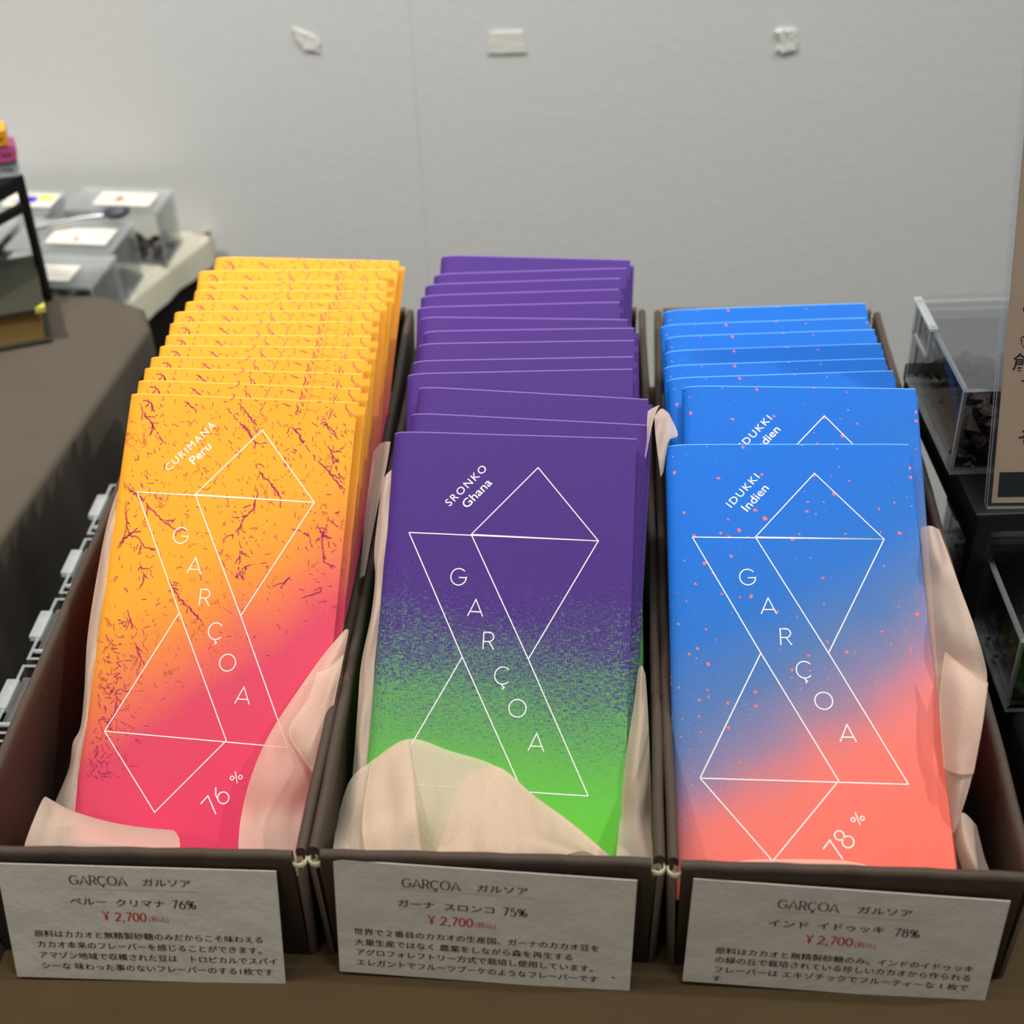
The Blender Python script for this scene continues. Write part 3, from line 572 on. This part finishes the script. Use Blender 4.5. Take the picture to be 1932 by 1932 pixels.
OLAB = ['peach sheer organza cloth tucked around the orange bars', 'peach sheer organza cloth billowing over the foot of the purple bars', 'peach sheer organza cloth tucked beside the blue bars']
for i, pieces in ORG.items():
    c0 = BOXES[i]
    t = root('organza_cloth', (c0[0], c0[1] + 2, 1), OLAB[i], 'cloth', 'sheer cloths lining the boxes')
    for q, g in enumerate(pieces):
        rows = smooth_grid([[Vector(p) - Vector((c0[0], c0[1] + 2, 1)) for p in r] for r in g], 6)
        nr, nc = len(rows), len(rows[0])
        for r in range(nr):
            for c in range(nc):
                p = rows[r][c]; e = min(1, min(r, nr - 1 - r, c, nc - 1 - c) / 4)
                rows[r][c] = p + Vector((0, -.6, .8)) * e * .06 * (sin(p.x * 3.1 + p.y * 1.3 + q) + sin(p.x * 7.7 - p.z * 5.1 + q * 2))
        obj('cloth_fold', MB().grid(rows), 'organza', t, recalc=False)
        if (i, q) in ((0, 2), (1, 1), (1, 2), (2, 2), (0, 1)):       # rolled hem along the free edges of the upper folds
            hem = MB().tube(rows[0], .018, 5)
            if (i, q) != (0, 1): hem.tube([r[-1] for r in rows], .018, 5)
            hem.tube([r[0] for r in rows], .018, 5); obj('hem', hem, 'organza', t, recalc=False)

# ================================================================== price cards
CARDS = [((-12.08, 29.45, 2.3), (.9979, -.0602, -.0222), (.0328, .1826, .9826), 8.75, 4.61), ((-1.32, 28.88, 2.36), (.9939, -.1068, -.0274), (.0419, .1359, .9898), 9.32, 4.70), ((9.7, 27.99, 2.2), (.9941, -.1022, -.0362), (.0474, .1095, .9929), 9.43, 4.38)]
CARDTEXT = { 0 : [('GARÇOA', -2.14, -0.3, 1.75), ('ガルソア', 0.15, 1.66, 1.73), ('_', -2.14, 1.92, 1.4), ('ペルー', -2.23, -1.09, 0.9), ('クリマナ', -0.77, 0.76, 0.89), ('76%', 1.0, 1.79, 0.88), ('¥', -1.24, -1.03, 0.34), ('2,700', -0.86, 0.16, 0.32), ('(税込)', 0.2, 0.83, 0.25), ('原料はカカオと無精製砂糖のみだからこそ味わえる', -3.56, 3.75, -0.45), ('カカオ本来のフレーバーを感じることができます。', -3.51, 3.68, -0.89), ('アマゾン地域で収穫された豆は\u3000トロピカルでスパイ', -3.51, 4.14, -1.33), ('シーな 味わった事のないフレーバーのする1枚です', -3.49, 4.0, -1.78)] , 1 : [('GARÇOA', -2.54, -0.7, 1.62), ('ガルソア', -0.22, 1.35, 1.62), ('_', -2.63, 1.58, 1.35), ('ガーナ', -2.7, -1.55, 0.78), ('スロンコ', -1.24, 0.31, 0.74), ('75%', 0.59, 1.38, 0.72), ('¥', -1.74, -1.52, 0.16), ('2,700', -1.36, -0.31, 0.15), ('(税込)', -0.27, 0.37, 0.08), ('世界で２番目のカカオの生産国、ガーナのカカオ豆を', -4.13, 3.62, -0.54), ('大量生産ではなく 農業をしながら森を再生する', -4.12, 2.8, -0.99), ('アグロフォレフトリー方式で栽培し使用しています。', -4.08, 3.46, -1.42), ('エレガントでフルーツブーケのようなフレーバーです', -4.08, 3.63, -1.86)] , 2 : [('GARÇOA', -2.09, -0.22, 1.42), ('ガルソア', 0.31, 1.94, 1.42), ('_', -2.15, 2.23, 1.12), ('インド', -2.3, -1.09, 0.61), ('イドゥッキ', -0.8, 1.2, 0.64), ('78%', 1.53, 2.32, 0.59), ('¥', -1.08, -0.86, 0.04), ('2,700', -0.72, 0.37, 0.04), ('(税込)', 0.41, 1.05, -0.05), ('原料はカカオと無精製砂糖のみ。インドのイドゥッキ', -3.8, 4.12, -0.72), ('の緑の丘で栽培されている珍しいカカオから作られる', -3.77, 4.1, -1.12), ('フレーバーは エキゾチックでフルーティーな 1 枚で', -3.76, 4.11, -1.55), ('す', -3.79, -3.53, -1.96)] , }
CLAB = ['white printed price card leaning on the orange bars box', 'white printed price card leaning on the purple bars box', 'white printed price card leaning on the blue bars box']
for i, (c, u, v, w_, h_) in enumerate(CARDS):
    u, v = Vector(u).normalized(), Vector(v); v = (v - u * v.dot(u)).normalized(); nn = u.cross(v)
    t = root('price_card', Vector(c) - v * h_ / 2, CLAB[i], 'price card', 'price cards in front of the boxes', Matrix((u, v, nn)).transposed())
    obj('card', MB().box((-w_ / 2, 0, -.03), (w_ / 2, h_, 0)), 'paper_white', t)
    bk, rd = MB(), MB(); Z = .006
    for s, a_, b_, y in CARDTEXT[i]:
        y += h_ / 2; wd = b_ - a_
        if s == '_':
            g = MB(); ribbon(g, [(a_, y), (b_, y)], .012, Matrix.Translation((0, 0, Z))); obj('rule_line', g, 'ink_grey', t, recalc=False)
        elif s == 'GARÇOA': strokes(bk, s, T2(a_, y - .17, Z), .34, .03, nib=(.020, .048), fit=wd, track=.14)
        elif s[-1] == '%': strokes(bk, s, T2(a_, y - .16, Z), .32, .03, nib=(.022, .050), fit=wd, track=.14)
        elif s in ('¥', '2,700'): strokes(rd, s, T2(a_, y - .16, Z), .33, .03, nib=(.026, .056), fit=wd, track=.10)
        elif s == '(税込)': lettering(rd, s, T2(a_, y, Z), .25, fit=wd, center_y=True)
        elif len(s) < 8: lettering(bk, s, T2(a_, y, Z), .33 if len(s) > 1 else .27, fit=wd, center_y=True); lettering(bk, s, T2(a_ + .011, y, Z + .001), .33 if len(s) > 1 else .27, fit=wd, center_y=True)
        else: lettering(bk, s, T2(a_, y, Z), .30, fit=wd, center_y=True); lettering(bk, s, T2(a_ + .010, y, Z + .001), .30, fit=wd, center_y=True)
    obj('black_print', bk, 'ink_black', t, recalc=False); obj('red_print', rd, 'ink_red', t, recalc=False)
    if i == 1:
        g = MB(); g.add([(4.12 + .05 * cos(k), .62 + .035 * sin(k), .007) for k in (0, 1, 2, 3, 4, 5)], [(0, 1, 2, 3, 4, 5)]); obj('stain', g, 'book_cover', t, recalc=False)

# ================================================================== wall: scraps of tape
def tape(name, outline, loc, label, ragged=0, seed=1):
    rnd = random.Random(seed); b = MB(); pts = []
    for i, p in enumerate(outline):
        q = outline[(i + 1) % len(outline)]
        for k in range(6): pts.append((p[0] + (q[0] - p[0]) * k / 6 + rnd.uniform(-ragged, ragged), p[1] + (q[1] - p[1]) * k / 6 + rnd.uniform(-ragged, ragged)))
    cx, cy = sum(p[0] for p in pts) / len(pts), sum(p[1] for p in pts) / len(pts)
    ring = [[(p[0], 0, p[1]) for p in pts], [(p[0], -.07 - rnd.uniform(0, ragged), p[1]) for p in pts], [(cx + (p[0] - cx) * .86, -.08 - rnd.uniform(0, ragged), cy + (p[1] - cy) * .86) for p in pts]]
    ring = [r + [r[0]] for r in ring]
    b.grid(ring, smooth=False); b.add(ring[-1][:-1] + [(cx, -.085, cy)], [(i, (i + 1) % len(pts), len(pts)) for i in range(len(pts))])
    at(tag(obj(name, b, 'tape_white'), label, 'tape', 'scraps of tape on the wall'), loc); return b
tape('tape_scrap', [(-.75, .85), (.45, .35), (.85, -.1), (.75, -.75), (-.25, -.55), (-.6, 0)], (-12.4, WALL_Y - .01, 8.7), 'crumpled white tape scrap on the wall above the orange bars', .07, 3)
tape('tape_scrap', [(-1.1, .75), (1.05, .75), (1.3, -.7), (-1.3, -.7)], (.7, WALL_Y - .01, 8.1), 'neat white trapezoid of tape on the wall above the purple bars', .015, 4)
tape('tape_scrap', [(-.7, .7), (.6, .75), (.5, .2), (.75, -.3), (.4, -.75), (-.55, -.7), (-.3, -.1)], (19.1, WALL_Y - .01, 7.6), 'ragged white tape residue on the wall above the blue bars', .13, 5)

# ================================================================== clear acrylic boxes
def chunk_mesh(seed, s):
    rnd = random.Random(seed); b = bmesh.new()
    for _ in range(11): b.verts.new((rnd.uniform(-1, 1) * s, rnd.uniform(-.8, .8) * s, rnd.uniform(-.45, .45) * s))
    bmesh.ops.convex_hull(b, input=b.verts)
    bmesh.ops.delete(b, geom=[v for v in b.verts if not v.link_faces], context='VERTS')
    me = bpy.data.meshes.new('chocolate_chunk'); b.to_mesh(me); b.free(); me.materials.append(MT['dark_chocolate']); return me
CHUNKS = [chunk_mesh(s, .62) for s in range(6)]
def acrylic_box(loc, size, yaw, label, tab=True, th=.2, knob=False, group='clear acrylic boxes', lid_mat='acrylic_face'):
    """open-topped clear box with a separate lid, a wide hinge tab at its back left edge"""
    w_, d_, h_ = size; t = root('acrylic_box', loc, label, 'acrylic box', group, Rz(yaw)); M_ = ['acrylic_face', 'acrylic_edge']
    obj('base', MB().panel((0, 0, 0), (w_, d_, th)), M_, t)
    for a_, b_ in (((0, 0, th), (w_, th, h_ - th)), ((0, d_ - th, th), (w_, d_, h_ - th)), ((0, th, th), (th, d_ - th, h_ - th)), ((w_ - th, th, th), (w_, d_ - th, h_ - th))):
        obj('side_panel', MB().panel(a_, b_), M_, t)
    lid = obj('lid', MB().panel((-.04, -.04, h_ - th), (w_ + .04, d_ + .04, h_)), [lid_mat, 'acrylic_edge'], t)
    if tab:
        b = MB(); x = -.12
        for q in (((x, d_ * .62, h_ - 1.5), (0, d_ * .66, h_ + .1)), ((x, d_ * .92, h_ - 1.5), (0, d_ * .96, h_ + .1)), ((x, d_ * .62, h_ - 1.62), (0, d_ * .96, h_ - 1.45)), ((x - .1, d_ * .60, h_ - .06), (.12, d_ * .98, h_ + .06))): b.box(*q)
        obj('hinge', b, 'acrylic_edge', lid)
    return t
def fill(loc, size, yaw, n, label, seed, xr=(0, 99)):
    rnd = random.Random(seed); w_, d_, h_ = size; Q = Rz(yaw); k = 0
    nx = max(2, int(w_ / 1.05)); ny = max(2, int(d_ / 1.0)); layers = max(1, int(math.ceil(n / (nx * ny))))
    for l_ in range(layers):
        for iy in range(ny):
            for ix in range(nx):
                if k >= n: return
                p = Vector((.75 + (w_ - 1.5) * (ix + .5 * (l_ % 2) * (ix < nx - 1)) / max(1, nx - 1) + rnd.uniform(-.12, .12), .75 + (d_ - 1.5) * iy / max(1, ny - 1) + rnd.uniform(-.1, .1), .55 + l_ * .62 + rnd.uniform(-.05, .08)))
                k += 1
                if not xr[0] < p.x < xr[1]: continue
                o = bpy.data.objects.new('chocolate_chunk', CHUNKS[rnd.randrange(6)]); COL.objects.link(o)
                o.scale = (.01,) * 3; o.location = to_world(Vector(loc) + Q @ p); o.rotation_euler = (rnd.uniform(-.5, .5), rnd.uniform(-.5, .5), rnd.uniform(0, 6.3))
                tag(o, label, 'chocolate', 'chunks: ' + label)
def info_card(loc, size, yaw, label, blots, lines=3):
    t = root('info_card', loc, label, 'card', 'info cards on the clear lids', Rz(yaw)); w_, d_ = size
    obj('card', MB().box((0, 0, 0), (w_, d_, .03)), 'paper_white', t)
    for k, (mat, pts) in enumerate(blots):
        b = MB(); b.add([(x * w_, y * d_, .036 + .001 * k) for x, y in pts], [tuple(range(len(pts)))]); obj('picture', b, mat, t, recalc=False)
    b = MB()
    for k in range(lines): ribbon(b, [(w_ * .62, d_ * (.75 - .2 * k)), (w_ * .93, d_ * (.75 - .2 * k))], .035, Matrix.Translation((0, 0, .036)))
    obj('text_lines', b, 'ink_grey', t, recalc=False)

# right of the blue bars: riser, two boxes, sign
RY = radians(-5)
r = root('display_riser', (17.75, 44.3, 0.02), 'black riser carrying the clear chocolate box beside the blue bars', 'riser', R=Rz(0))
obj('shelf', MB().box((0, 0, 5.3), (16, 11.5, 6.18)), 'black_metal', r, bevel=.12)
for x in (.05, 15.2):
    for y in (.08, 10.7): obj('leg', MB().box((x, y, 0), (x + .75, y + .7, 5.35)), 'black_metal', r, bevel=.08)
    obj('side_rail', MB().box((x + .1, .75, 4.3), (x + .6, 10.7, 4.9)), 'black_metal', r)
UP = (17.42, 47.0, 6.22)
acrylic_box(UP, (7.5, 7.4, 4.05), 0, 'clear acrylic box of dark chocolate chunks standing on the black riser')
fill(UP, (7.5, 7.4, 4), 0, 140, 'dark chocolate chunk in the clear box on the black riser', 3, (0, 4.4))
acrylic_box((18.62, 39.9, .03), (7.5, 6.4, 3.75), radians(-2), 'clear acrylic box in front of the black riser legs', tab=False)
fill((18.62, 39.9, .03), (7.5, 6.4, 3.75), radians(-2), 48, 'dark chocolate chunk in the clear box in front of the riser', 9, (0, 2.2))
acrylic_box((19.1, 46.6, .03), (7, 4.6, 3.6), 0, 'clear acrylic box standing underneath the black riser')
fill((19.1, 46.6, .03), (7, 4.6, 3.6), 0, 24, 'dark chocolate chunk in the clear box underneath the riser', 12, (0, 2.2))
info_card((20.9, 51.2, 10.29), (3, 2, 0)[:2], radians(-38), 'white info card on the lid of the clear box on the riser', [], 2)
gb = root('green_carton', (19.5, 36.2, .03), 'small bright green carton at the right edge beside the box', 'carton')
obj('carton', MB().box((0, 0, 0), (3, 5, 1.7)), 'carton_green', gb, bevel=.05); obj('flap', MB().box((.05, .05, 1.7), (2.95, 2.4, 1.74)), 'carton_green', gb)
# acrylic sign holder leaning back
e = Vector((.26, 5.14, 15.29)).normalized(); u = Vector((1, -.02, 0)); u = (u - e * u.dot(e)).normalized(); nn = u.cross(e)
s = root('sign_holder', (18.27, 44.86, 6.2), 'clear acrylic sign holder with peach Japanese notice on the black riser', 'sign', R=Matrix((u, e, nn)).transposed())
for z in (-.22, .06): obj('clear_sheet', MB().panel((0, 0, z), (14.5, 20.5, z + .12)), ['acrylic_face', 'acrylic_edge'], s)
obj('notice', MB().box((.22, .12, -.06), (14.3, 20.3, -.02)), 'poster_paper', s)
obj('picture_band', MB().box((.42, .35, -.02), (14.1, 1.35, -.012)), 'poster_band', s)
b = MB()
for body, x, y, sz in (('の食感', .74, 7.45, .62), ('食べる', .68, 6.15, .72), ('創業の', .55, 5.35, .74), ('ています', .92, 4.6, .5), ('そして', 1.02, 2.45, .72)): lettering(b, body, T2(x, y, -.010), sz, bold=.01)
obj('black_print', b, 'ink_black', s, recalc=False)
obj('foot', MB().panel((0, -.05, -1.6), (14.5, .07, .18)), ['acrylic_face', 'acrylic_edge'], s)

# low row of clear boxes between the tables, left of the orange bars
for k, (x, y) in enumerate(((-19.75, 54.0), (-20.05, 49.7), (-20.4, 45.4), (-20.75, 41.1), (-21.0, 36.8))):
    lab = ['farthest', 'second farthest', 'middle', 'second nearest', 'nearest'][k] + ' small clear acrylic box in the gap left of the orange bars'
    t = root('acrylic_bin', (x, y, -9.47), lab, 'acrylic box', 'small clear boxes in the gap', Rz(radians(-4))); M_ = ['acrylic_face', 'acrylic_edge']
    w_, d_, h_, th = 2.6, 4.0, 9.0, .14
    obj('base', MB().panel((0, 0, 0), (w_, d_, th)), M_, t)
    for a_, b_ in (((0, 0, th), (w_, th, h_)), ((0, d_ - th, th), (w_, d_, h_)), ((0, th, th), (th, d_ - th, h_)), ((w_ - th, th, th), (w_, d_ - th, h_))): obj('side_panel', MB().panel(a_, b_), M_, t)
    lid = obj('lid', MB().panel((.3, .5, h_ - .1), (w_ - .1, d_ - .8, h_ + .02)), M_, t)
    b = MB().box((1.05, .45, h_ - .02), (1.2, d_ - .9, h_ + .1)).box((.2, .40, h_ - .02), (1.2, .55, h_ + .1)); obj('lid_frame', b, 'acrylic_edge', lid)
    obj('hinge_tab', MB().box((-.35, 1.4, h_ - .25), (.2, 3.1, h_ + .05)), 'acrylic_edge', t, bevel=.06)
    obj('filling', MB().box((th, th, th), (w_ - th, d_ - th, 5.5)), 'dark_chocolate', t)
    if k in (2, 4):
        o = obj('paper_slip', MB().box((0, 0, 0), (.8, 3.6, .03)), 'paper_white'); at(o, (x + 1.75, y - .3, -.36), radians(-4)); tag(o, 'white paper slip on the %s clear box by the orange bars' % ('middle' if k == 2 else 'nearest'), 'paper slip', 'paper slips in the gap')

# ================================================================== far left: cream table with sample boxes
TY = radians(-9)
for loc, size, lab, n, sd in (
    ((-28.9, 89.6, -3.97), (6.4, 3.5, 3.9), 'clear sample box at the far right corner of the cream table', 22, 21),
    ((-31.3, 83.9, -3.97), (6.9, 4.3, 3.9), 'clear sample box under the steel scoop on the cream table', 26, 22),
    ((-31.2, 79.2, -3.97), (6.6, 4.2, 3.9), 'nearest clear sample box on the cream table', 24, 23),
    ((-36.3, 89.9, -3.97), (6.4, 3.5, 3.9), 'clear sample box at the wall behind the black rack', 18, 24),
    ((-39.0, 85.0, -3.97), (6.9, 4.3, 3.9), 'clear sample box at the left edge of the cream table', 10, 25)):
    acrylic_box(loc, size, TY, lab, tab=False, group='clear sample boxes on the cream table', lid_mat='acrylic_lid')
    fill(loc, size, TY, n, 'chocolate chunk inside the ' + lab, sd)
sq = lambda x0, x1, y0, y1: [(x0, y0), (x1, y0), (x1, y1), (x0, y1)]
info_card((-27.1, 90.0, -.05), (3.9, 2.0), TY, 'white info card with red mark on the far right sample box', [('blot_red', [(.3, .35), (.42, .3), (.5, .55), (.38, .7)])], 2)
info_card((-28.9, 84.4, -.05), (4.0, 2.2), TY, 'white info card lying under the steel scoop', [('blot_red', [(.4, .2), (.5, .2), (.48, .5)])], 2)
info_card((-30.4, 79.6, -.05), (4.3, 2.0), TY, 'white info card with amber picture on the nearest sample box', [('blot_amber', sq(.12, .55, .18, .8)), ('book_cover', [(.15, .2), (.5, .2), (.42, .5), (.25, .4)])], 3)
info_card((-33.2, 90.3, -.05), (3.4, 2.0), TY, 'white info card with blue and yellow picture behind the rack', [('blot_blue', [(.2, .25), (.62, .3), (.6, .75), (.38, .8)]), ('blot_yellow', [(.62, .5), (.9, .5), (.9, .9), (.6, .85)]), ('blot_red', [(.08, .2), (.25, .25), (.2, .45)])], 0)
sc = root('scoop', (-25.5, 87.1, .18), 'steel scoop with dark bowl lying on a sample box lid', 'scoop', R=Rz(radians(197)))
obj('handle', MB().tube([(0, 0, .25), (1.5, .05, .32), (3.2, .05, .25), (4.6, 0, .1)], .2), 'steel', sc)
rows = [[(-.2 - .75 * cos(pi * i / 10) * sin(pi * j / 10) * 1.1 - .5, .6 * sin(pi * i / 10 - pi / 2) * sin(pi * j / 10) + 0, .42 - .42 * cos(pi * (j / 10 - .5)) ** 2 * .8) for i in range(11)] for j in range(11)]
bw = MB(); k = 14
bw.grid([[(-.7 + r * cos(2 * pi * i / k), .75 * r * sin(2 * pi * i / k), z) for i in range(k + 1)] for r, z in ((.05, 0), (.5, .04), (.8, .22), (.92, .5), (.84, .5), (.72, .25), (.05, .08))])
obj('bowl', bw, 'scoop_dark', sc)

# black rack with cartons, and the old book, on the brown table
rk = root('display_rack', (-26.6, 76.4, .03), 'black metal rack carrying three flat chocolate cartons', 'rack', R=Rz(radians(-29)))
for x in (-.38, -9.4): obj('leg', MB().box((x, -.2, 0), (x + .38, .22, 7.7)), 'black_metal', rk, bevel=.05); obj('leg', MB().box((x, -13, 0), (x + .38, -12.6, 7.7)), 'black_metal', rk, bevel=.05)
for x in (-.4, -9.4):
    obj('side_rail', MB().box((x, -13, 6.95), (x + .4, .2, 7.7)), 'black_metal', rk, bevel=.05)
    obj('side_rail', MB().box((x, -13, 5.7), (x + .4, .2, 6.2)), 'black_metal', rk, bevel=.05)
obj('shelf', MB().box((-9.3, -13, 7.55), (-.02, .2, 7.75)), 'black_metal', rk)
for y in (-.15, -12.9): obj('foot', MB().box((-9.4, y, 0), (0, y + .35, .25)), 'black_metal', rk)
for k, (mat, txt, x, lab) in enumerate((('carton_grey', 'Lavender Milk', .0, 'grey chocolate carton at the bottom of the stack on the rack'), ('carton_pink', 'Sea Salt', .1, 'pink Sea Salt chocolate carton in the middle of the stack'), ('carton_amber', 'Caramel', -.15, 'amber chocolate carton on top of the stack'))):
    c = root('chocolate_carton', (-26.6 + x, 76.3 - .12 * k, 7.81 + k * .93), lab, 'carton', 'cartons stacked on the rack', Rz(radians(15)))
    obj('carton', MB().box((-8, 0, 0), (0, 1.4, .9)), mat, c, bevel=.05)
    g = MB(); M = Matrix.Translation((-1.55 - .06 * k, -.012, .28)) @ Matrix.Rotation(pi / 2, 4, 'X')
    vs, fs = font_mesh(txt); x1 = max(v.x for v in vs); lettering(g, txt, Matrix.Translation((-.18 - x1 * .42, -.012, .3)) @ Matrix.Rotation(pi / 2, 4, 'X'), .42)
    obj('black_print', g, 'ink_black', c, recalc=False)
bk = root('old_book', (-25.3, 71.4, .03), 'thick old book with dark green cover lying on the cool-tinted brown cloth', 'book', R=Rz(radians(18)))
obj('cover_board', MB().box((-9, 0, 0), (0, 7, .22)), 'book_cover', bk, bevel=.05); obj('cover_board', MB().box((-9, 0, 1.95), (0, 7, 2.2)), 'book_cover', bk, bevel=.05)
obj('page_block', MB().box((-8.7, .25, .22), (-.35, 6.7, 1.95)), 'book_pages', bk)
obj('spine', MB().box((-9.2, 0, 0), (-8.95, 7, 2.2)), 'book_cover', bk)
obj('corner_tip', MB().prism([(.03, -.03), (.03, .5), (-.5, -.03)], 1.93, 2.24), 'book_tip', bk, label='yellow green corner tip')
